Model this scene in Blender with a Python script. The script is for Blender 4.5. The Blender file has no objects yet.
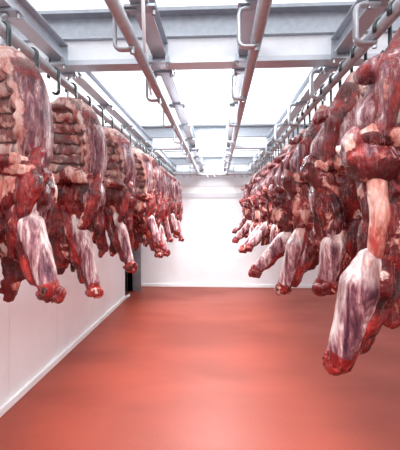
import bpy, bmesh, math, random
import numpy as np
from mathutils import Vector, Matrix
PI = math.pi
S = bpy.context.scene
C = S.collection
HC = 2.12            # camera height above the floor
RAIL = HC + 0.92     # height of the rail tubes
LB = HC + 1.10       # underside of the lengthwise girders
CEIL = HC + 1.46
XL, XR, YB, YF = -2.27, 4.2, -3.2, 9.9

# ------------------------------------------------------------------ materials
def new_mat(name):
    m = bpy.data.materials.new(name); m.use_nodes = True
    nt = m.node_tree
    return m, nt, nt.nodes['Principled BSDF']
def node(nt, t, **kw):
    n = nt.nodes.new(t)
    for k, v in kw.items(): setattr(n, k, v)
    return n
def noise(nt, scale, detail=4, rough=.55, vec=None, dist=0):
    n = node(nt, 'ShaderNodeTexNoise')
    n.inputs['Scale'].default_value = scale; n.inputs['Detail'].default_value = detail
    n.inputs['Roughness'].default_value = rough; n.inputs['Distortion'].default_value = dist
    if vec is not None: nt.links.new(vec, n.inputs['Vector'])
    return n
def ramp(nt, fac, stops):
    r = node(nt, 'ShaderNodeValToRGB')
    while len(r.color_ramp.elements) < len(stops): r.color_ramp.elements.new(.5)
    for e, (p, c) in zip(r.color_ramp.elements, stops):
        e.position = p; e.color = (*c, 1) if len(c) == 3 else c
    nt.links.new(fac, r.inputs[0]); return r
def mixc(nt, fac, a, b):
    n = node(nt, 'ShaderNodeMix', data_type='RGBA')
    for sock, v in ((n.inputs[0], fac), (n.inputs[6], a), (n.inputs[7], b)):
        if hasattr(v, 'node'): nt.links.new(v, sock)
        elif isinstance(v, tuple): sock.default_value = (*v, 1)
        else: sock.default_value = v
    return n.outputs[2]
def mathn(nt, op, a, b=0.0):
    n = node(nt, 'ShaderNodeMath', operation=op)
    for sock, v in ((n.inputs[0], a), (n.inputs[1], b)):
        if hasattr(v, 'node'): nt.links.new(v, sock)
        else: sock.default_value = v
    return n.outputs[0]
def coords(nt, scale=(1,1,1), rand=False):
    tc = node(nt, 'ShaderNodeTexCoord'); mp = node(nt, 'ShaderNodeMapping')
    mp.inputs['Scale'].default_value = scale
    nt.links.new(tc.outputs['Object'], mp.inputs[0])
    if rand:
        oi = node(nt, 'ShaderNodeObjectInfo')
        m = node(nt, 'ShaderNodeVectorMath', operation='MULTIPLY_ADD')
        m.inputs[1].default_value = (1,1,1)
        cx = node(nt, 'ShaderNodeCombineXYZ')
        r = mathn(nt, 'MULTIPLY', oi.outputs['Random'], 37.0)
        for i in range(3): nt.links.new(r, cx.inputs[i])
        nt.links.new(mp.outputs[0], m.inputs[0]); nt.links.new(cx.outputs[0], m.inputs[2])
        return m.outputs[0]
    return mp.outputs[0]
def bump(nt, b, h, strength, dist):
    n = node(nt, 'ShaderNodeBump'); n.inputs['Strength'].default_value = strength
    n.inputs['Distance'].default_value = dist
    nt.links.new(h, n.inputs['Height']); nt.links.new(n.outputs[0], b.inputs['Normal'])

def simple(name, col, rough=.5, metal=0, var=.06, scale=8, bmp=0):
    m, nt, b = new_mat(name)
    v = coords(nt)
    n = noise(nt, scale, 5, .6, v)
    a = tuple(max(0, c*(1-var*2)) for c in col); z = tuple(min(1, c*(1+var)) for c in col)
    r = ramp(nt, n.outputs[0], [(.3, a), (.7, z)])
    nt.links.new(r.outputs[0], b.inputs['Base Color'])
    b.inputs['Roughness'].default_value = rough; b.inputs['Metallic'].default_value = metal
    if bmp: bump(nt, b, n.outputs[0], bmp, .01)
    return m
M = {}
M['lit_web'] = simple('lit_web_white', (.82,.86,.90), .4, 0, .03, 9)
M['galv'] = simple('galvanised_steel', (.40,.44,.49), .40, .6, .08, 22)
M['beam'] = simple('painted_beam', (.52,.56,.61), .36, .6, .04, 9)
M['tube'] = simple('tube_steel', (.42,.43,.46), .40, .4, .08, 30)
M['hook'] = simple('dark_hook_steel', (.07,.085,.085), .35, .7, .2, 40)
M['bolt'] = simple('bolt_steel', (.32,.33,.34), .35, .8, .1, 40)
M['wall'] = simple('white_wall_panel', (.86,.86,.87), .42, 0, .02, 3)
M['frieze'] = simple('grey_frieze', (.66,.67,.69), .5, 0, .02, 3)
M['trim'] = simple('white_trim', (.88,.88,.88), .4, 0, .02, 5)
M['door'] = simple('door_steel', (.34,.36,.38), .35, .6, .08, 12)
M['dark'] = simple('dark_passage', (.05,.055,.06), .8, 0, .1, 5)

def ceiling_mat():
    m, nt, b = new_mat('glowing_white_ceiling')
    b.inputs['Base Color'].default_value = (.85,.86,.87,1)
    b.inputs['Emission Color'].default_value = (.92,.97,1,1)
    b.inputs['Emission Strength'].default_value = .95  # glow added to a plain ceiling, so it looks white and lights the room
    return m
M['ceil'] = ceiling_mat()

def floor_mat():
    m, nt, b = new_mat('red_resin_floor')
    v = coords(nt)
    n1 = noise(nt, 55, 5, .7, v)
    v2 = coords(nt, (.45, 1.0, 1)); n2 = noise(nt, .9, 3, .5, v2, .3)
    c1 = ramp(nt, n1.outputs[0], [(.3, (.27,.036,.018)), (.7, (.37,.060,.031))])
    c2 = ramp(nt, n2.outputs[0], [(.36, (.74,.72,.72)), (.60, (1,1,1))])  # broad darker patches imitate soft shadows, put into the floor colour
    mu = node(nt, 'ShaderNodeMix', data_type='RGBA', blend_type='MULTIPLY'); mu.inputs[0].default_value = 1
    nt.links.new(c1.outputs[0], mu.inputs[6]); nt.links.new(c2.outputs[0], mu.inputs[7])
    nt.links.new(mu.outputs[2], b.inputs['Base Color'])
    rr = ramp(nt, n2.outputs[0], [(.35, (.55,.55,.55)), (.65, (.42,.42,.42))])
    nt.links.new(rr.outputs[0], b.inputs['Roughness'])
    bump(nt, b, n1.outputs[0], .25, .004)
    return m
M['floor'] = floor_mat()

def meat_mat():
    """attribute 'tissue': R fat, G silverskin, B dark lean"""
    m, nt, b = new_mat('beef_tissue')
    at = node(nt, 'ShaderNodeAttribute', attribute_name='tissue')
    sp = node(nt, 'ShaderNodeSeparateColor'); nt.links.new(at.outputs['Color'], sp.inputs[0])
    v = coords(nt, (1,1,1), True); vs = coords(nt, (1,1,.16), True)
    nb = noise(nt, 8, 6, .65, v, .8)
    nl = noise(nt, 24, 5, .65, vs, .5)
    nf = noise(nt, 80, 5, .75, vs, .8)
    nm = noise(nt, 20, 6, .7, vs, 1.0)
    mus = ramp(nt, nb.outputs[0], [(.31, (.035,.002,.003)), (.44, (.15,.005,.006)), (.56, (.35,.014,.013)), (.68, (.60,.065,.05))])
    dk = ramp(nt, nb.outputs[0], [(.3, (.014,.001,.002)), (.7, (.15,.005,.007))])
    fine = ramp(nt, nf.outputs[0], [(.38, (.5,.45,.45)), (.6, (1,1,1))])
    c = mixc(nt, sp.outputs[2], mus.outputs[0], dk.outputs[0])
    mu = node(nt, 'ShaderNodeMix', data_type='RGBA', blend_type='MULTIPLY'); mu.inputs[0].default_value = .55
    nt.links.new(c, mu.inputs[6]); nt.links.new(fine.outputs[0], mu.inputs[7]); c = mu.outputs[2]
    # patches and thin threads of pale tissue
    inv = mathn(nt, 'SUBTRACT', 1.0, mathn(nt, 'MULTIPLY', sp.outputs[2], .8))
    mar = ramp(nt, nm.outputs[0], [(.64, (0,0,0)), (.71, (.6,.6,.6))])
    c = mixc(nt, mathn(nt, 'MULTIPLY', mar.outputs[0], inv), c, (.58,.22,.17))
    th = mathn(nt, 'ABSOLUTE', mathn(nt, 'SUBTRACT', nl.outputs[0], .5))
    thr = ramp(nt, th, [(.0, (.5,.5,.5)), (.012, (0,0,0))])
    c = mixc(nt, mathn(nt, 'MULTIPLY', thr.outputs[0], inv), c, (.62,.34,.30))
    # silverskin
    sf = mathn(nt, 'ADD', mathn(nt, 'MULTIPLY', nf.outputs[0], .28), mathn(nt, 'MULTIPLY', nl.outputs[0], .72))
    sil = ramp(nt, sf, [(.38, (.06,.014,.028)), (.46, (.18,.055,.075)), (.53, (.42,.19,.20)), (.61, (.80,.63,.60))])
    sb = mathn(nt, 'ADD', sp.outputs[1], mathn(nt, 'MULTIPLY', mathn(nt, 'SUBTRACT', nm.outputs[0], .5), 1.7))
    sm = ramp(nt, sb, [(.38, (0,0,0)), (.56, (1,1,1))])
    gm = mathn(nt, 'MULTIPLY', sm.outputs[0], mathn(nt, 'GREATER_THAN', sp.outputs[1], .03))
    c = mixc(nt, gm, c, sil.outputs[0])
    # fat
    fat = ramp(nt, sf, [(.38, (.42,.05,.04)), (.48, (.66,.26,.20)), (.60, (.86,.62,.54))])
    fb = mathn(nt, 'ADD', sp.outputs[0], mathn(nt, 'MULTIPLY', mathn(nt, 'SUBTRACT', nb.outputs[0], .5), 2.2))
    fm = ramp(nt, fb, [(.46, (0,0,0)), (.58, (1,1,1))])
    fmm = mathn(nt, 'MULTIPLY', fm.outputs[0], mathn(nt, 'GREATER_THAN', sp.outputs[0], .03))
    c = mixc(nt, fmm, c, fat.outputs[0])
    pale = ramp(nt, sf, [(.38, (.46,.22,.20)), (.50, (.72,.56,.52)), (.60, (.86,.78,.74))])
    c = mixc(nt, at.outputs['Alpha'], c, pale.outputs[0])
    nt.links.new(c, b.inputs['Base Color'])
    b.inputs['Roughness'].default_value = .24
    b.inputs['Specular IOR Level'].default_value = .5
    ad = mathn(nt, 'ADD', mathn(nt, 'MULTIPLY', nf.outputs[0], .6), mathn(nt, 'ADD', nm.outputs[0], nb.outputs[0]))
    bump(nt, b, ad, .75, .014)
    return m
M['meat'] = meat_mat()

# ------------------------------------------------------------------ mesh helpers
def link(name, me, mat, parent=None):
    o = bpy.data.objects.new(name, me); C.objects.link(o)
    if mat and not me.materials: me.materials.append(mat)
    if parent: o.parent = parent
    return o
def obj(name, bm, mat, parent=None, smooth=False):
    bmesh.ops.recalc_face_normals(bm, faces=bm.faces)
    me = bpy.data.meshes.new(name); bm.to_mesh(me); bm.free()
    if smooth:
        for p in me.polygons: p.use_smooth = True
    return link(name, me, mat, parent)
def box(bm, x0, x1, y0, y1, z0, z1):
    v = [bm.verts.new((x, y, z)) for x in (x0, x1) for y in (y0, y1) for z in (z0, z1)]
    for f in ((0,1,3,2),(4,6,7,5),(0,4,5,1),(2,3,7,6),(0,2,6,4),(1,5,7,3)): bm.faces.new([v[i] for i in f])
def tube(bm, pts, r, seg=10, closed_ends=True, flat=None):
    """sweep a circle (or flattened section) along points; r number or list"""
    pts = [Vector(p) for p in pts]; n = len(pts)
    rs = r if isinstance(r, (list, tuple)) else [r]*n
    rings = []; prev = None
    for i, p in enumerate(pts):
        t = (pts[min(i+1, n-1)] - pts[max(i-1, 0)]).normalized()
        if prev is None:
            a = Vector((0,1,0)) if abs(t.y) < .9 else Vector((1,0,0))
            u = (a - t*a.dot(t)).normalized()
        else: u = (prev - t*prev.dot(t)).normalized()
        prev = u; w = t.cross(u)
        fl = flat if flat else (1, 1)
        rings.append([bm.verts.new(p + (u*math.cos(k*2*PI/seg)*fl[0] + w*math.sin(k*2*PI/seg)*fl[1])*rs[i]) for k in range(seg)])
    for a, b_ in zip(rings, rings[1:]):
        for k in range(seg): bm.faces.new((a[k], a[(k+1)%seg], b_[(k+1)%seg], b_[k]))
    if closed_ends:
        bm.faces.new(rings[0][::-1]); bm.faces.new(rings[-1])
def arc(cx, cz, r, a0, a1, n, plane='xz', off=0):
    out = []
    for i in range(n+1):
        a = math.radians(a0 + (a1-a0)*i/n)
        out.append((cx + r*math.cos(a), off, cz + r*math.sin(a)))
    return out
def tag(o, label=None, cat=None, group=None, kind=None):
    for k, v in (('label', label), ('category', cat), ('group', group), ('kind', kind)):
        if v: o[k] = v
    return o
def empty(name, loc=(0,0,0), rz=0):
    o = bpy.data.objects.new(name, None); C.objects.link(o); o.location = loc; o.rotation_euler.z = rz
    o.empty_display_size = .1
    return o
def struct(name, bm, mat): return tag(obj(name, bm, mat), kind='structure')
def copy_tree(o, parent=None):
    c = o.copy(); C.objects.link(c); c.parent = parent
    for ch in [x for x in list(C.objects) if x.parent == o]: copy_tree(ch, c)
    return c

# ------------------------------------------------------------------ the room
bm = bmesh.new(); box(bm, XL-.2, XR+.2, YB-.2, YF+.2, -.1, 0); struct('floor', bm, M['floor'])
bm = bmesh.new(); box(bm, XL-.2, XR+.2, YB-.2, YF+.2, CEIL, CEIL+.1); struct('ceiling', bm, M['ceil'])
DY0, DY1, DH = 8.45, 9.25, 2.1       # doorway in the left wall
bm = bmesh.new()
y = YB
joints = []
while y < DY0 - .01:                  # insulated panels with narrow joints
    y2 = min(y + 1.15, DY0)
    box(bm, XL-.15, XL, y, y2-.006, 0, CEIL); box(bm, XL-.15, XL-.004, y2-.006, y2, 0, CEIL); y = y2
box(bm, XL-.15, XL, DY0, DY1, DH, CEIL); box(bm, XL-.15, XL, DY1, YF, 0, CEIL)
struct('wall_left', bm, M['wall'])
bm = bmesh.new(); box(bm, XL-.15, XR+.15, YF, YF+.15, 0, HC+.40)
struct('wall_back', bm, M['wall'])
bm = bmesh.new(); box(bm, XL-.15, XR+.15, YF-.03, YF+.15, HC+.40, HC+.53)
box(bm, XL-.15, XR+.15, YF-.02, YF+.15, HC+.72, CEIL)
struct('wall_upper_back', bm, M['frieze'])
bm = bmesh.new(); box(bm, XL-.15, XR+.15, YF, YF+.15, HC+.53, HC+.72)
struct('trim_1', bm, M['trim'])
bm = bmesh.new(); box(bm, XR, XR+.15, YB, YF, 0, CEIL); struct('wall_right', bm, M['wall'])
bm = bmesh.new(); box(bm, XL-.15, XR+.15, YB-.15, YB, 0, CEIL); struct('wall_front', bm, M['wall'])
def skirting(name, segs):
    bm = bmesh.new()
    for (x0, x1, y0, y1) in segs: box(bm, x0, x1, y0, y1, 0, .085)
    bmesh.ops.bevel(bm, geom=[e for e in bm.edges], offset=.006, segments=1, affect='EDGES')
    struct(name, bm, M['trim'])
skirting('baseboard_left', [(XL, XL+.035, YB, DY0-.02), (XL, XL+.035, DY1+.06, YF)])
skirting('baseboard_back', [(XL, XR, YF-.035, YF)])
skirting('baseboard_right', [(XR-.035, XR, YB, YF)])
# doorway: dark passage behind, steel frame, leaf ajar
bm = bmesh.new()
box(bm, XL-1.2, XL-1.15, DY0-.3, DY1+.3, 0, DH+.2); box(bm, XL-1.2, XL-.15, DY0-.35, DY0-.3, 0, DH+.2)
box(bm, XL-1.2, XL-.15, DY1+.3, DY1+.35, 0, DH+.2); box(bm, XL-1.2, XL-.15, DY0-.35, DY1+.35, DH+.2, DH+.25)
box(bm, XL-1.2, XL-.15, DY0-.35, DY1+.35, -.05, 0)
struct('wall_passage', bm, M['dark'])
d = empty('door_1', (XL, DY1, 0)); tag(d, kind='structure')
bm = bmesh.new()
box(bm, -.16, .03, -.0, .07, 0, DH+.06); box(bm, -.16, .03, DY0-DY1-.0, 0, DH, DH+.06)
obj('door_frame', bm, M['door'], d)
bm = bmesh.new(); box(bm, .0, .22, -.03, .03, .02, DH-.01)
lf = obj('door_leaf', bm, M['door'], d)
bm = bmesh.new(); tube(bm, [(.18,-.03,1.0),(.18,-.075,1.0),(.18,-.075,1.14),(.18,-.03,1.14)], .008, 8)
obj('door_handle', bm, M['bolt'], lf, True)
bm = bmesh.new(); tube(bm, [(XL+.02, DY0+.02, .03),(XL+.05, DY0+.16, .035),(XL+.02, DY0+.36, .03)], [.03,.035,.02], 10)
tag(obj('door_stop', bm, M['trim'], None, True), 'small white floor stop at the foot of the dark doorway', 'door stop')

# ------------------------------------------------------------------ steelwork
def ibeam_x(bm, x0, x1, yc, z0, h, w, t=.012):
    box(bm, x0, x1, yc-w/2, yc+w/2, z0, z0+t); box(bm, x0, x1, yc-w/2, yc+w/2, z0+h-t, z0+h)
    box(bm, x0, x1, yc-t/2, yc+t/2, z0+t, z0+h-t)
BY = [2.55, 5.92, 9.3]
plc = ['nearest the camera', 'halfway down the room', 'farthest away by the back wall']
for yb, w in zip(BY, plc):
    t = tag(empty('cross_beam', ((XL+XR)/2, yb, LB)), 'pale steel cross beam under the ceiling, ' + w, 'beam', 'steel beams crossing the ceiling')
    a, b_ = XL-(XL+XR)/2, XR-(XL+XR)/2
    bm = bmesh.new()
    box(bm, a, b_, -.008, .008, .0, .165)
    obj('beam_web', bm, M['lit_web'], t)  # web coloured whiter than the flange to imitate the light it catches
    bm = bmesh.new(); box(bm, a, b_, -.065, .065, -.035, .0)
    obj('bottom_flange', bm, M['beam'], t)
    bm = bmesh.new()
    box(bm, a, b_, -.045, .045, .165, .18); box(bm, a, b_, .0, .015, .18, .335)
    box(bm, a, b_, -.075, .075, .335, .36)
    obj('upper_beam', bm, M['galv'], t)
GX = [-1.16, -.415, .19, .855]
gl = ['lengthwise grey girder above the left row of beef', 'lengthwise grey girder left of centre over the aisle',
      'lengthwise grey girder right of centre over the aisle', 'lengthwise grey girder above the right row of beef']
for x, lab in zip(GX, gl):
    t = tag(empty('girder', (x, 0, LB)), lab, 'girder', 'girders running down the room')
    ys = [-1.0] + BY[:2] + [BY[2]]
    for a, b_ in zip(ys, ys[1:]):
        bm = bmesh.new()
        a2, b2 = a + .012, b_ - .012
        for (x0, x1, z0, z1) in ((-.05,.05,.003,.014), (-.05,.05,.126,.138), (-.006,.006,.014,.126)): box(bm, x0, x1, a2, b2, z0, z1)
        for yy in (a2, b2-.01): box(bm, -.05, .05, yy, yy+.01, .003, .138)
        obj('beam_section', bm, M['beam'], t)
    for yb in BY:
        for s in (-1, 1):
            bm = bmesh.new()
            box(bm, -.075, .075, yb+s*.095-.022, yb+s*.095+.022, -.050, -.036)
            box(bm, -.07, -.045, yb+s*.095-.02, yb+s*.095+.02, -.036, .0); box(bm, .045, .07, yb+s*.095-.02, yb+s*.095+.02, -.036, .0)
            k = obj('beam_clamp', bm, M['galv'], t)
            for xx in (-.057, .057):
                bm = bmesh.new(); tube(bm, [(xx, yb+s*.095, -.075), (xx, yb+s*.095, -.03)], .010, 8)
                obj('bolt', bm, M['bolt'], k)
RX = [-1.09, -.46, .205, .81]
rl = ['round steel rail carrying the left row of beef', 'bare round steel rail left of centre above the aisle',
      'bare round steel rail right of centre above the aisle', 'round steel rail carrying the right row of beef']
YEND = 8.45
for x, lab in zip(RX, rl):
    bm = bmesh.new(); tube(bm, [(0, -1.0, 0), (0, YEND, 0)], .031, 20)
    o = tag(obj('rail_tube', bm, M['tube'], None, True), lab, 'rail', 'rails running down the room')
    o.location = (x, 0, RAIL)
    for p in o.data.polygons:
        if len(p.vertices) > 4: p.use_smooth = False
# brackets
BRY = [1.02, 1.86, 2.72, 3.56, 4.40, 5.25, 6.10, 6.95, 7.80]
def make_bracket(gx, rx, side):
    """C shaped hanger: clamped to the girder, drops beside the rail and curls under it"""
    t = empty('rail_bracket')
    legx = -.095
    gdx = gx - rx
    bm = bmesh.new()
    top = .156
    pts = [(gdx-.02, 0, top), (legx+.03, 0, top), (legx+.008, 0, top-.01), (legx, 0, top-.035), (legx, 0, -.01)]
    pts += [(legx+.035-.035*math.cos(a), 0, -.012-.035*math.sin(a)) for a in (.4, .8, 1.2, PI/2)]
    pts += [(-.02, 0, -.047), (.006, 0, -.040)]
    tube(bm, pts, .0135 if side < 3 else .017, 10, flat=(1.5, .8))
    obj('arm', bm, M['tube'], t, True)
    bm = bmesh.new(); box(bm, gdx-.085, gdx+.085, -.035, .035, .165, .179)
    k = obj('clamp_plate', bm, M['galv'], t)
    for xx in (-.07, .07):
        bm = bmesh.new(); tube(bm, [(gdx+xx, 0, .135), (gdx+xx, 0, .18)], .011, 8)
        obj('bolt', bm, M['bolt'], k)
    bm = bmesh.new()
    tube(bm, [(.0, 0, -.07), (0, 0, -.026)], .013, 6)
    obj('nut', bm, M['bolt'], t)
    return t
rn = ['rail over the left beef row', 'bare rail left of centre', 'bare rail right of centre', 'rail over the right beef row']
ordn = ['nearest', 'second', 'third', 'fourth', 'fifth', 'sixth', 'seventh', 'eighth', 'ninth', 'tenth', 'eleventh', 'twelfth', 'thirteenth', 'fourteenth']
def nth(i, n=None):
    if n is not None and i == n-1: return 'farthest'
    return ordn[i]
for ri in range(4):
    proto = None
    vis = [y for y in BRY if y > 1.5]
    for i, y in enumerate(vis):
        b_ = make_bracket(GX[ri], RX[ri], ri) if proto is None else copy_tree(proto)
        proto = proto or b_
        b_.location = (RX[ri], y, RAIL)
        tag(b_, 'curved steel bracket, %s one in view along the %s' % (nth(i, len(vis)), rn[ri]), 'bracket', 'brackets holding the rails')
# slanting rod and cross pipe at the end
bm = bmesh.new(); tube(bm, [(-.37, 1.70, LB-.003), (-.46, 2.18, RAIL+.048), (-.53, 2.76, RAIL+.012)], .010, 8)
tag(obj('hanger_rod', bm, M['trim'], None, True), 'thin pale rod slanting down from a girder to the rail left of centre', 'rod')
t = tag(empty('cross_rail', (0, YEND, RAIL)), 'round steel cross rail closing the far end of the rails', 'rail')
bm = bmesh.new(); tube(bm, [(-1.5, .03, 0), (1.25, .03, 0)], .027, 16); obj('tube', bm, M['tube'], t, True)
for x in (-.85, -.68, -.28, -.1, .02, .38, .55, .68):
    bm = bmesh.new(); tube(bm, [(x, .03, .17), (x, .03, .0), (x+.01, .03, -.06), (x+.05, .03, -.07)], .014, 8); obj('hanger', bm, M['galv'], t, True)
for x in RX:
    bm = bmesh.new(); tube(bm, [(x-.06, .03, 0), (x+.06, .03, 0)], .042, 14); obj('collar', bm, M['bolt'], t)
bm = bmesh.new(); tube(bm, [(-1.3, 0, 0), (1.6, 0, 0)], .013, 8)
for xx in (-.8, .0, .6, 1.2): tube(bm, [(xx, 0, 0), (xx, 0, .085)], .008, 6)
o = tag(obj('ceiling_conduit', bm, M['galv'], None, True), 'thin grey pipe crossing under the ceiling between the two far beams', 'pipe')
o.location = (0, 7.9, CEIL-.085)

# ------------------------------------------------------------------ hooks
def make_hook(m, drop=.115):
    t = empty('meat_hook')
    bm = bmesh.new()
    r = .037
    pts = [(-r*m, 0, -.028), (-r*m, 0, 0)]
    pts += [(r*m*math.cos(a), 0, r*math.sin(a)) for a in [PI - k*PI/8 for k in range(1, 8)]]
    pts += [(r*m, 0, 0), (r*m, 0, -.05), (r*m, 0, -drop)]
    pts += [((r-.022)*m + .022*m*math.cos(a), 0, -drop - .022*math.sin(a)) for a in (.5, 1.0, PI/2, 2.1, 2.6)]
    tube(bm, pts, .0105, 8, flat=(1.5, .8))
    obj('shaft', bm, M['hook'], t, True)
    bm = bmesh.new(); tube(bm, [(-r*m*.6, -.012, .030), (-r*m*.6, .012, .030)], .0125, 10)
    obj('roller', bm, M['bolt'], t)
    return t

# ------------------------------------------------------------------ beef: signed distance fields -> meshes
rng = np.random.RandomState(7)
_T = rng.rand(32, 32, 32).astype(np.float32)
def vnoise(P, f, seed=0):
    Q = P*f + np.array([seed*3.17, seed*7.31, seed*1.93], np.float32)
    I = np.floor(Q).astype(np.int32); F = Q - I; F = F*F*(3-2*F)
    out = 0
    for dx in (0, 1):
        wx = F[:,0] if dx else 1-F[:,0]
        for dy in (0, 1):
            wy = F[:,1] if dy else 1-F[:,1]
            for dz in (0, 1):
                wz = F[:,2] if dz else 1-F[:,2]
                out = out + wx*wy*wz*_T[(I[:,0]+dx)&31, (I[:,1]+dy)&31, (I[:,2]+dz)&31]
    return out*2-1
def fbm(P, f, seed=0, o=3, zs=1.0):
    P = P*np.array([1,1,zs], np.float32); s = 0; a = 1; t = 0
    for k in range(o):
        s = s + a*vnoise(P, f*2**k, seed+k*5); t += a; a *= .5
    return s/t
def ell(P, c, r):
    q = (P-np.array(c, np.float32))/np.array(r, np.float32)
    k = np.sqrt((q*q).sum(1)); q2 = q/np.array(r, np.float32); k2 = np.sqrt((q2*q2).sum(1))+1e-6
    return k*(k-1)/k2
def chain(P, pts, rad, flat=(1,1,1)):
    fl = np.array(flat, np.float32); d = None; Q = P*fl
    for (a, b, ra, rb) in zip(pts, pts[1:], rad, rad[1:]):
        a = np.array(a, np.float32)*fl; b = np.array(b, np.float32)*fl; ab = b-a
        h = np.clip(((Q-a)@ab)/(ab@ab), 0, 1)
        dd = np.sqrt(((Q-a-h[:,None]*ab)**2).sum(1)) - (ra+(rb-ra)*h)
        d = dd if d is None else np.minimum(d, dd)
    return d
def smin(a, b, k):
    h = np.clip(.5+.5*(b-a)/k, 0, 1); return b*(1-h)+a*h-k*h*(1-h)
def smax(a, b, k): return -smin(-a, -b, k)
def rotz(P, a):
    c, s = math.cos(a), math.sin(a)
    return np.stack([P[:,0]*c+P[:,1]*s, -P[:,0]*s+P[:,1]*c, P[:,2]], 1).astype(np.float32)
def surface(f, lo, hi, h):
    ax = [np.arange(l, u+h, h, dtype=np.float32) for l, u in zip(lo, hi)]
    G = np.stack(np.meshgrid(*ax, indexing='ij'), -1); sh = G.shape[:3]
    V = np.asarray(f(G.reshape(-1, 3))).reshape(sh)
    for k in range(3):   # close at the borders
        sl = [slice(None)]*3
        for e in (0, -1): sl[k] = e; V[tuple(sl)] = np.maximum(V[tuple(sl)], h*.5)
    I = V < 0
    nc = tuple(s-1 for s in sh)
    cnt = np.zeros(nc, np.int32); pos = np.zeros(nc+(3,), np.float32)
    base = np.stack(np.meshgrid(*[np.arange(n) for n in nc], indexing='ij'), -1)
    cor = [(i, j, k) for i in (0,1) for j in (0,1) for k in (0,1)]
    def sub(A, c): return A[c[0]:c[0]+nc[0], c[1]:c[1]+nc[1], c[2]:c[2]+nc[2]]
    for c in cor:
        for a in range(3):
            if c[a]: continue
            e = list(c); e[a] = 1
            i0, i1 = sub(I, c), sub(I, e); m = i0 != i1
            v0, v1 = sub(V, c)[m], sub(V, e)[m]; t = v0/(v0-v1)
            p = np.tile(np.array(c, np.float32), (len(t), 1)); p[:, a] += t
            pos[m] += p; cnt[m] += 1
    act = cnt > 0
    idx = -np.ones(nc, np.int64); idx[act] = np.arange(act.sum())
    v = (base[act] + pos[act]/cnt[act][:, None])*h + np.array(lo, np.float32)
    faces = []
    for a in range(3):
        b, c = (a+1)%3, (a+2)%3
        s0 = [slice(None)]*3; s1 = [slice(None)]*3
        s0[a] = slice(0, -1); s1[a] = slice(1, None)
        D = I[tuple(s0)] != I[tuple(s1)]
        for q in (b, c):
            sl = [slice(None)]*3; sl[q] = 0; D[tuple(sl)] = False
            sl[q] = -1; D[tuple(sl)] = False
        w = np.argwhere(D)
        if not len(w): continue
        inside = I[w[:,0], w[:,1], w[:,2]]
        def g(db, dc):
            u = w.copy(); u[:, b] -= db; u[:, c] -= dc
            return idx[u[:,0], u[:,1], u[:,2]]
        q = np.stack([g(1,1), g(0,1), g(0,0), g(1,0)], 1)
        q[~inside] = q[~inside][:, ::-1]
        faces.append(q)
    return v, np.concatenate(faces)
def mesh_from(name, v, f, tissue, m=1, smooth_iter=0):
    v = v.copy()
    if m < 0: v[:, 0] *= -1; f = f[:, ::-1]
    me = bpy.data.meshes.new(name)
    me.vertices.add(len(v)); me.vertices.foreach_set('co', v.astype(np.float32).ravel())
    me.loops.add(f.size); me.loops.foreach_set('vertex_index', f.ravel().astype(np.int32))
    me.polygons.add(len(f)); me.polygons.foreach_set('loop_start', np.arange(0, f.size, 4, dtype=np.int32))
    me.polygons.foreach_set('use_smooth', np.ones(len(f), bool))
    me.update(calc_edges=True); me.validate()
    at = me.color_attributes.new('tissue', 'FLOAT_COLOR', 'POINT')
    col = np.zeros((len(v), 4), np.float32); col[:, :tissue.shape[1]] = np.clip(tissue, 0, 1)
    at.data.foreach_set('color', col.ravel())
    me.materials.append(M['meat'])
    return me
def normals(f, v, h=.004):
    n = np.stack([f(v+np.eye(3, dtype=np.float32)[k]*h)-f(v-np.eye(3, dtype=np.float32)[k]*h) for k in range(3)], 1)
    return n/(np.linalg.norm(n, axis=1, keepdims=True)+1e-9)
def part(name, f, lo, hi, h, col, parent, m):
    v, fc = surface(f, lo, hi, h)
    n = normals(f, v)
    return link(name, mesh_from(name, v, fc, col(v, n), m), None, parent)
def T3(fat, sil, dark, n, pale=0):
    z = np.zeros(n, np.float32)
    return np.stack([z+fat, z+sil, z+dark, z+pale], 1)
def sstep(a, b, x): t = np.clip((x-a)/(b-a), 0, 1); return t*t*(3-2*t)

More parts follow.
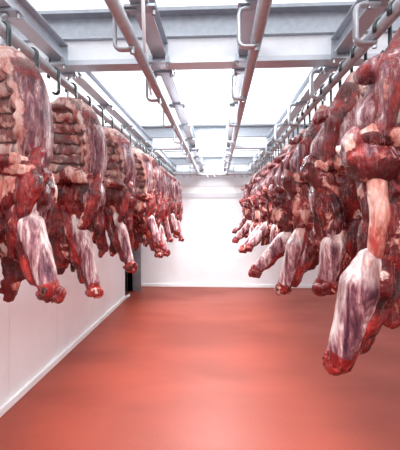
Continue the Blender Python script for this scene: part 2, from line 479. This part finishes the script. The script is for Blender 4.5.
def make_quarter(kind, seed, h, legp, detail=True):
    """kind 'L': the hollow of the ribs faces the camera, foreleg towards the aisle (+x).
       kind 'R': mirrored, the outer side faces the aisle and the camera."""
    r = random.Random(seed); m = 1 if kind == 'L' else -1
    t = empty('beef_forequarter')
    rot = 0.0 if kind == 'L' else -.95
    sd = seed*1.37
    j = lambda a: r.uniform(-a, a)
    w = 1 + j(.06)
    def rough(P, a1=.020, a2=.010, a3=.005, zs=.6):
        return .7*a1*fbm(P, 5, sd+40, 1, zs) + a1*fbm(P, 9, sd, 2, zs) + a2*fbm(P, 26, sd+3, 2, zs) + a3*fbm(P, 70, sd+9, 1, zs)
    # --- rib side
    inner_c, inner_r = (-.12, -.15, -.43), (.25*w, .20, .40)
    def inner(Q):
        return ell(Q, inner_c, inner_r)
    def body(P):
        Q = rotz(P, rot)
        if kind == 'R':
            Q = Q.copy(); Q[:, 0] += .02
        o = ell(Q, (-.035, .02, -.40), (.27*w, .19, .42)) if kind == 'L' else ell(Q, (-.035, .02, -.50), (.25*w, .18, .34))
        if kind == 'R': o = smin(o, chain(P, [(0,.01,-.07), (.08,-.02,-.28), (.18,-.05,-.48)], [.045,.075,.09]), .05)
        i = inner(Q) + .007*np.cos(2*PI*(Q[:,2]+.10*Q[:,0])/.075)
        s = smax(o, -i, .02)
        s = smax(s, -(P[:,2]+.86), .03)
        return s + rough(P, .013, .006, .003)
    def body_col(P, n):
        Q = rotz(P, rot); nn = rotz(n, rot)
        ins = sstep(.03, .0, inner(Q)) * (inner(Q) < .03)
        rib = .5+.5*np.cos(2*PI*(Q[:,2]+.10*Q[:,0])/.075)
        nz = fbm(P, 14, sd+2, 2)
        out = 1-ins
        sil = out*sstep(-.1, .5, nn[:,0]+.35*nn[:,1]+.2)*sstep(-.12, -.22, P[:,2]+.05*nz)*sstep(-.72, -.6, P[:,2])*.66
        if kind == 'R': sil = out*sstep(-.15, -.28, P[:,2]+.08*nz)*sstep(-.66, -.56, P[:,2])*.66
        rim = np.exp(-((inner(Q)-.025)/.022)**2)*(nn[:,1] < .3)
        top = sstep(-.16, -.04, P[:,2])*out
        fat = np.clip(.46*ins*(rib) + .66*rim + .64*top + .25*out*(nz > .2), 0, 1)
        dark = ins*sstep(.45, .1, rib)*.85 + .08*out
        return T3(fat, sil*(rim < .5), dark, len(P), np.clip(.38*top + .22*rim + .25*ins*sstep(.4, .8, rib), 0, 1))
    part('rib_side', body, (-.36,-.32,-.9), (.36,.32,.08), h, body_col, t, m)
    # --- rib bones lying in the hollow
    if kind == 'L' or detail:
        for k in range(7):
            z0 = -.15 - .075*k
            def ribf(P, z0=z0):
                Q = rotz(P, rot)
                zz = Q[:,2]+.10*Q[:,0]
                d = np.sqrt((inner(Q)*1.5)**2 + (.62*(zz-z0))**2) - .021
                d = smax(d, Q[:,0]-.075+.03*math.sin(k*2.1+sd), .015); d = smax(d, -Q[:,0]-.30, .01); d = smax(d, Q[:,1]-.1, .01); d = smax(d, -Q[:,1]-.08, .01)
                return d + .004*fbm(P, 12, sd+k, 2) + .002*fbm(P, 40, sd+k, 2)
            v, fc = surface(ribf, (-.34,-.34,z0-.07), (.34,.34,z0+.07), max(h, .008))
            nz = fbm(v, 18, sd+k, 2)
            me = mesh_from('rib', v, fc, T3(.50+.4*nz, 0, .0, len(v), .22+.25*nz), m)
            link('rib', me, None, t)
    # --- shoulder and chuck muscles
    ox, oz = j(.02), j(.03)
    def chuck(P):
        Q = P - np.array([ox, 0, oz], np.float32)
        if kind == 'L':
            d = smin(ell(Q, (.09,-.03,-.74), (.15,.13,.17)), ell(Q, (-.09,-.02,-.80), (.15,.12,.21)), .05)
            d = smin(d, ell(Q, (.10,-.02,-.93), (.11,.10,.15)), .05)
            d = smin(d, chain(Q, [(.13,-.07,-.62), (.16,-.08,-.82), (.12,-.08,-.98)], [.035,.05,.03]), .02)
        else:
            d = smin(ell(Q, (.08,-.02,-.76), (.16,.15,.20)), ell(Q, (-.10,-.04,-.86), (.13,.12,.20)), .05)
            d = smin(d, chain(Q, [(.16,-.09,-.74), (.13,-.11,-.92), (.15,-.08,-1.05)], [.05,.055,.04]), .02)
            d = smin(d, ell(Q, (.10,.0,-.98), (.12,.10,.14)), .05)
        fold = .016*np.abs(fbm(Q, 11, sd+11, 2, .45))-.006
        return d + fold*2.2 + rough(P, .024, .016, .007, .5)
    def chuck_col(P, n):
        nz = fbm(P, 10, sd+21, 3, .5); nz2 = fbm(P, 22, sd+31, 2, .3)
        fat = .52*(nz > .25)*1.0 + .38*(nz2 > .3)
        return T3(fat, .45*(nz < -.22), np.clip(.40+sstep(.1, -.3, nz)*.5, 0, 1), len(P))
    part('shoulder', chuck, (-.33,-.26,-1.22), (.34,.26,-.46), h, chuck_col, t, m)
    # --- pale fat collar below the ribs
    def collar(P):
        if kind == 'L': pts = [(-.10,-.12,-.66), (.02,-.155,-.60), (.12,-.15,-.60), (.22,-.06,-.66)]
        else: pts = [(-.02,-.19,-.60), (.12,-.19,-.585), (.24,-.13,-.60), (.30,-.02,-.62)]
        return chain(P-np.array([ox,0,oz], np.float32), pts, [.010,.026,.030,.012], (1, 1, .8)) + rough(P, .030, .014, .006, 1)
    part('fat_collar', collar, (-.24,-.3,-.82), (.42,.14,-.48), h, lambda P, n: T3(.48+.6*fbm(P, 12, sd, 2), 0, 0, len(P)), t, m)
    # --- hanging flaps
    def flapA(P):
        pts = [(-.20,-.12,-.50), (-.12,-.18,-.72), (-.07,-.17,-.98), (-.04,-.12,-1.20)] if kind == 'L' else [(-.02,-.16,-.62), (-.04,-.17,-.84), (-.06,-.15,-1.06), (-.05,-.12,-1.16)]
        return chain(P-np.array([ox,0,0], np.float32), pts, [.03,.060,.062,.035], (.8, 1.25, 1)) + rough(P, .022, .012, .005, .4)
    part('brisket_flap', flapA, (-.34,-.32,-1.34), (.2,.1,-.4), h, lambda P, n: T3(.5*(fbm(P, 12, sd+5, 2, .4) > .25), .2*(fbm(P, 9, sd+15, 2, .4) > .2), .45, len(P)), t, m)
    if kind == 'L':
        def strip(P):
            return chain(P, [(.21,-.07,-.56), (.20,-.13,-.72), (.13,-.14,-.92), (.10,-.12,-1.04)], [.022,.040,.036,.018], (1,1.2,1)) + rough(P, .022, .012, .006, .35)
        part('skirt_strip', strip, (-.02,-.28,-1.14), (.34,.06,-.46), h, lambda P, n: T3(.45*(fbm(P, 12, sd+25, 2, .3) > .22), .3*(fbm(P, 9, sd+26, 2, .3) > .15), .25, len(P)), t, m)
    def flapB(P):
        e = -1.30+j(.0)+oz
        pts = [(-.15,.02,-.85), (-.15,.0,-1.06), (-.08,-.01,e+.06), (-.10,-.02,e)] if kind == 'L' else [(-.02,.0,-.90), (.02,.0,-1.06), (.06,-.01,-1.18), (.10,-.01,-1.24)]
        d = chain(P, pts, [.09,.065,.035,.02] if kind == 'L' else [.12,.10,.06,.03], (1,1.2,1))
        if kind == 'L': d = smin(d, chain(P, [(.0,.04,-.95), (.04,.03,-1.15), (.0,.02,-1.27)], [.08,.05,.02], (1,1.2,1)), .03)
        return d + rough(P, .03, .02, .008, .6)
    part('neck_trim', flapB, (-.36,-.2,-1.46), (.22,.24,-.74), h, lambda P, n: T3(.5*(fbm(P, 16, sd+7, 2) > .2), 0, .75*(fbm(P, 9, sd+8, 2) < .1), len(P)), t, m)
    # --- foreleg
    if kind == 'L':
        kx, kz, sx, zt = legp
        kn, tip = (kx,-.10,kz), (sx,-.12,zt)
        lp = [kn] + [tuple(np.array(kn)*(1-q)+np.array(tip)*q+np.array([dx,0,0])) for q, dx in ((.25,.008),(.6,.004))] + [tip]; lr = [.044,.068,.058,.046]
    else:
        kx, kz, sx, zt = legp
        kn, tip = (kx,-.10,kz), (sx,-.06,zt)
        lp = [kn] + [tuple(np.array(kn)*(1-q)+np.array(tip)*q+np.array([dx,0,0])) for q, dx in ((.25,.006),(.6,.0))] + [tip]; lr = [.048,.074,.062,.050]
        # forearm bone above, with the round joint over it
        js = {5: .95, 14: .62, 27: .66, 31: .72}[seed]
        def joint(P):
            d = smin(ell(P, (.22,-.09,-.66), (.10*js,.10*js,.085)), ell(P, (.28,-.08,-.60), (.045,.06,.07)), .04)
            d = smin(d, chain(P, [(.14,-.10,-.62), (.10,-.12,-.78)], [.05,.04]), .03)
            return d + rough(P, .018, .010, .004, 1)
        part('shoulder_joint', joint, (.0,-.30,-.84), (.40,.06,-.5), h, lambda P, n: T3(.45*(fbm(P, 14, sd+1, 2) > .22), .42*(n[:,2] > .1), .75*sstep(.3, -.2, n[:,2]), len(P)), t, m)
        def arm(P):
            if seed == 5: return chain(P, [(.22,-.13,-.72), (.215,-.14,-.84), (kx-.01,-.12,kz+.02)], [.032,.032,.020]) + rough(P, .012, .006, .003, .5)
            return chain(P, [(.19,-.09,-.68), (.18,-.09,-.82), (kx,-.08,kz)], [.065,.070,.060]) + rough(P, .024, .014, .006, .4)
        part('forearm_bone', arm, (.03,-.26,-1.16), (.38,.06,-.58), h, lambda P, n: T3((.8 if seed == 5 else .42)+.3*fbm(P, 20, sd, 2, .4), 0, 0, len(P)), t, m)
        def strip(P):
            d = chain(P, [(-.02,-.0,-.09), (.05,-.06,-.23), (.18,-.14,-.36), (.21,-.14,-.56)], [.026,.036,.040,.028])
            d = smin(d, chain(P, [(.13,-.07,-.27), (.23,-.05,-.31)], [.03,.03], (1,.7,1)), .02)
            return d + rough(P, .018, .010, .004, .35)
        part('neck_strip', strip, (-.08,-.26,-.66), (.4,.04,.06), h, lambda P, n: T3(.42*(fbm(P, 9, sd+2, 2, .3) > .3), .50*(fbm(P, 9, sd+6, 2, .3) > -.05), .15, len(P)), t, m)
    a, b_ = np.array(kn), np.array(tip); L = b_-a
    def shin(P):
        o_ = np.array([-.065, .02, .03]) if kind == 'L' else np.array([-.07, .01, .02])
        d = chain(P, [tuple(a+o_*1.5+np.array([0,0,.04])), tuple(a+o_+L*.3), tuple(a+o_*.75+L*.90)], [.06,.070,.042])
        d = smin(d, chain(P, [tuple(a+o_*2.1+L*.1), tuple(a+o_*1.6+L*.62)], [.05,.022]), .02)
        return d + rough(P, .022, .014, .006, .45)
    part('shin_muscle', shin, np.minimum(a, b_)-.2, np.maximum(a, b_)+.16, h, lambda P, n: T3(.5*(fbm(P, 13, sd+14, 2, .3) > .22), .4*(fbm(P, 11, sd+17, 2, .3) > .2), .45*(fbm(P, 8, sd+18, 2) > 0), len(P)), t, m)
    def leg(P):
        d = chain(P, lp, lr)
        back = np.array([-.03, .03, .0])
        d = smin(d, chain(P, [tuple(a+back*1.3+L*.1), tuple(a+back+L*.5), tuple(a+back*.5+L*.85)], [.05,.045,.03]), .03)
        return d + rough(P, .007, .004, .0015, .35)
    def leg_col(P, n):
        s = ((P-a)@L)/(L@L); nz = fbm(P, 12, sd+3, 3, .35)
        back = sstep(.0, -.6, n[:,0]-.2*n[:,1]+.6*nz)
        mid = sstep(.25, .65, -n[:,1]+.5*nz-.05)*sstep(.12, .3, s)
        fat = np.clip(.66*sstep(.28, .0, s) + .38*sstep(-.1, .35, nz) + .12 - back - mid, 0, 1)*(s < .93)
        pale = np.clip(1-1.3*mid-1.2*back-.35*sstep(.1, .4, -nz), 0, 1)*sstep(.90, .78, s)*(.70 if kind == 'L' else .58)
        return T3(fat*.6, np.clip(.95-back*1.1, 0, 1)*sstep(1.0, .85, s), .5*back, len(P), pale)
    lo = np.minimum(a, b_)-.14; hi = np.maximum(a, b_)+.14
    lg = part('foreleg', leg, lo, hi, min(h, .009), leg_col, t, m)
    u = L/np.linalg.norm(L)
    def cut(P):
        c = b_+u*.0
        d = smin(ell(P, tuple(c+u*.012), (.054,.052,.042)), ell(P, tuple(c+np.array([.022,0,.0])+u*.035), (.024,.03,.028)), .015)
        d = smin(d, ell(P, tuple(c-np.array([.03,0,0])+u*.02), (.03,.035,.03)), .012)
        return d + rough(P, .020, .018, .008, 1)
    part('cut_end', cut, b_-.11, b_+.12, min(h, .009), lambda P, n: T3(.55*(fbm(P, 30, sd, 2) > .25), 0, .3*(fbm(P, 20, sd+4, 2) > 0), len(P)), lg, m)
    return t

LP = [make_quarter('L', 3, .008, (.13,-.81,.29,-1.20)), make_quarter('L', 11, .009, (.06,-.88,.20,-1.38)), make_quarter('L', 23, .011, (.08,-.88,.23,-1.36))]
RP = [make_quarter('R', 5, .008, (.235,-1.02,.335,-1.40)), make_quarter('R', 14, .010, (.13,-.96,.19,-1.24)), make_quarter('R', 31, .010, (.19,-.98,.31,-1.40)), make_quarter('R', 27, .011, (.10,-.94,.42,-1.29))]

leftY = [1.72, 2.55, 3.46, 4.52, 5.10, 5.70, 6.30, 6.90, 7.50, 8.10]
rightY = [1.42, 2.06, 2.68, 3.28, 4.00, 4.75, 5.42, 6.01, 6.70, 7.35, 8.05]
rr = random.Random(5)
LL = ['raw beef forequarter nearest the camera in the left row, purple outer skin and open ribs',
 'raw beef forequarter second in the left row, broad pink rib hollow facing out',
 'raw beef forequarter third in the left row, round rib hollow and pale foreleg',
 'raw beef forequarter fourth in the left row, right behind the third',
 'raw beef forequarter fifth in the left row, counted from the camera',
 'raw beef forequarter sixth in the left row, counted from the camera',
 'raw beef forequarter seventh in the left row, fourth from its far end',
 'raw beef forequarter eighth in the left row, third from its far end',
 'raw beef forequarter last but one in the left row',
 'raw beef forequarter at the far end of the left row']
RLb = ['huge raw beef forequarter nearest the camera in the right row, long foreleg hanging lowest',
 'raw beef forequarter second in the right row, short foreleg tucked behind the nearest one',
 'raw beef forequarter third in the right row, silvery skin and long pale foreleg',
 'raw beef forequarter fourth in the right row, behind the third',
 'raw beef forequarter fifth in the right row, leg against the white back wall',
 'raw beef forequarter sixth in the right row, half hidden by the fifth',
 'raw beef forequarter seventh in the right row, small with distance',
 'raw beef forequarter eighth in the right row, fourth from its far end',
 'raw beef forequarter ninth in the right row, third from its far end',
 'raw beef forequarter last but one in the right row',
 'raw beef forequarter at the far end of the right row']
def place(protos, ys, labs, x, grp, m, seq, turn):
    used = set()
    for i, y in enumerate(ys):
        k = seq[i]
        o = protos[k] if k not in used else copy_tree(protos[k]); used.add(k)
        o.location = (x + m*.015, y, RAIL - .08 + (0 if i < 3 else rr.uniform(-.05, .02)))
        o.rotation_euler.z = turn[i] if i < len(turn) else rr.uniform(-.25, .25)
        s = 1 if i < 3 else 1 + rr.uniform(-.06, .06); o.scale = (s, s, s)
        tag(o, labs[i], 'beef quarter', grp)
place(LP, leftY, LL, RX[0], 'beef forequarters hanging in the left row', 1, [0,1,2,0,1,2,1,0,2,1], [0,0,0])
place(RP, rightY, RLb, RX[3], 'beef forequarters hanging in the right row', -1, [0,1,2,3,1,3,3,2,3,1,3], [0,0,0,-.1])

# hooks: one carries each quarter, empty ones between
for (ys, x, m, side) in ((leftY, RX[0], 1, 'left'), (rightY, RX[3], 1, 'right')):
    allh = []
    for i, y in enumerate(ys):
        allh.append((y, True))
        nx = ys[i+1] if i+1 < len(ys) else y+.3
        n = 2 if nx-y > .5 else 0
        for k in range(n): allh.append((y + (nx-y)*(k+1)/(n+1), False))
    proto = None
    allh = [(y, c) for y, c in allh if y < YEND-.1]
    allh = [(y, c) if c else (next((b + (.085 if y >= b else -.085) for b in BRY if abs(b-y) < .085), y), c) for y, c in allh]
    ci = 0; ei = 0
    for i, (y, c) in enumerate(allh):
        o = make_hook(m) if proto is None else copy_tree(proto)
        proto = proto or o
        o.location = (x, y, RAIL)
        o.rotation_euler.z = rr.uniform(-.25, .25)
        if c:
            lab = 'dark hook holding the %s quarter of the %s row' % (nth(ci, len(ys)), side); ci += 1; ei = 0
        else:
            lab = 'empty dark hook on the %s rail, %s one behind the hook of the %s quarter' % (side, ['first', 'second'][ei], nth(ci-1, len(ys))); ei += 1
        tag(o, lab, 'hook', 'meat hooks on the rails')

# ------------------------------------------------------------------ lights: added fill just under the ceiling, no real fittings there
def area(name, loc, sx, sy, power, rot=(0,0,0), col=(.93,.98,1)):
    l = bpy.data.lights.new(name, 'AREA'); l.shape = 'RECTANGLE'; l.size = sx; l.size_y = sy; l.energy = power; l.color = col
    o = bpy.data.objects.new(name, l); C.objects.link(o); o.location = loc; o.rotation_euler = rot
area('fill_light', (-.1, .3, CEIL-.02), .3, 1.2, 65)
area('fill_light', (-.1, 4.2, CEIL-.02), .3, 1.6, 130)
area('fill_light', (-.1, 7.4, CEIL-.02), .3, 1.6, 120)
W = bpy.data.worlds.new('World'); S.world = W; W.use_nodes = True
W.node_tree.nodes['Background'].inputs[0].default_value = (.8,.85,.9,1); W.node_tree.nodes['Background'].inputs[1].default_value = .3

# ------------------------------------------------------------------ camera
cam = bpy.data.cameras.new('camera'); co = bpy.data.objects.new('camera', cam); C.objects.link(co)
cam.sensor_fit = 'HORIZONTAL'; cam.sensor_width = 36; cam.lens = 350/400*36; cam.shift_y = -13/400
cam.clip_start = .02
co.location = (0, 0, HC); co.rotation_euler = (PI/2, 0, math.atan(18/350))
S.camera = co
S.view_settings.view_transform = 'Standard'; S.view_settings.look = 'None'
S.view_settings.gamma = 1; S.view_settings.use_curve_mapping = False
S.view_settings.exposure = 0.48
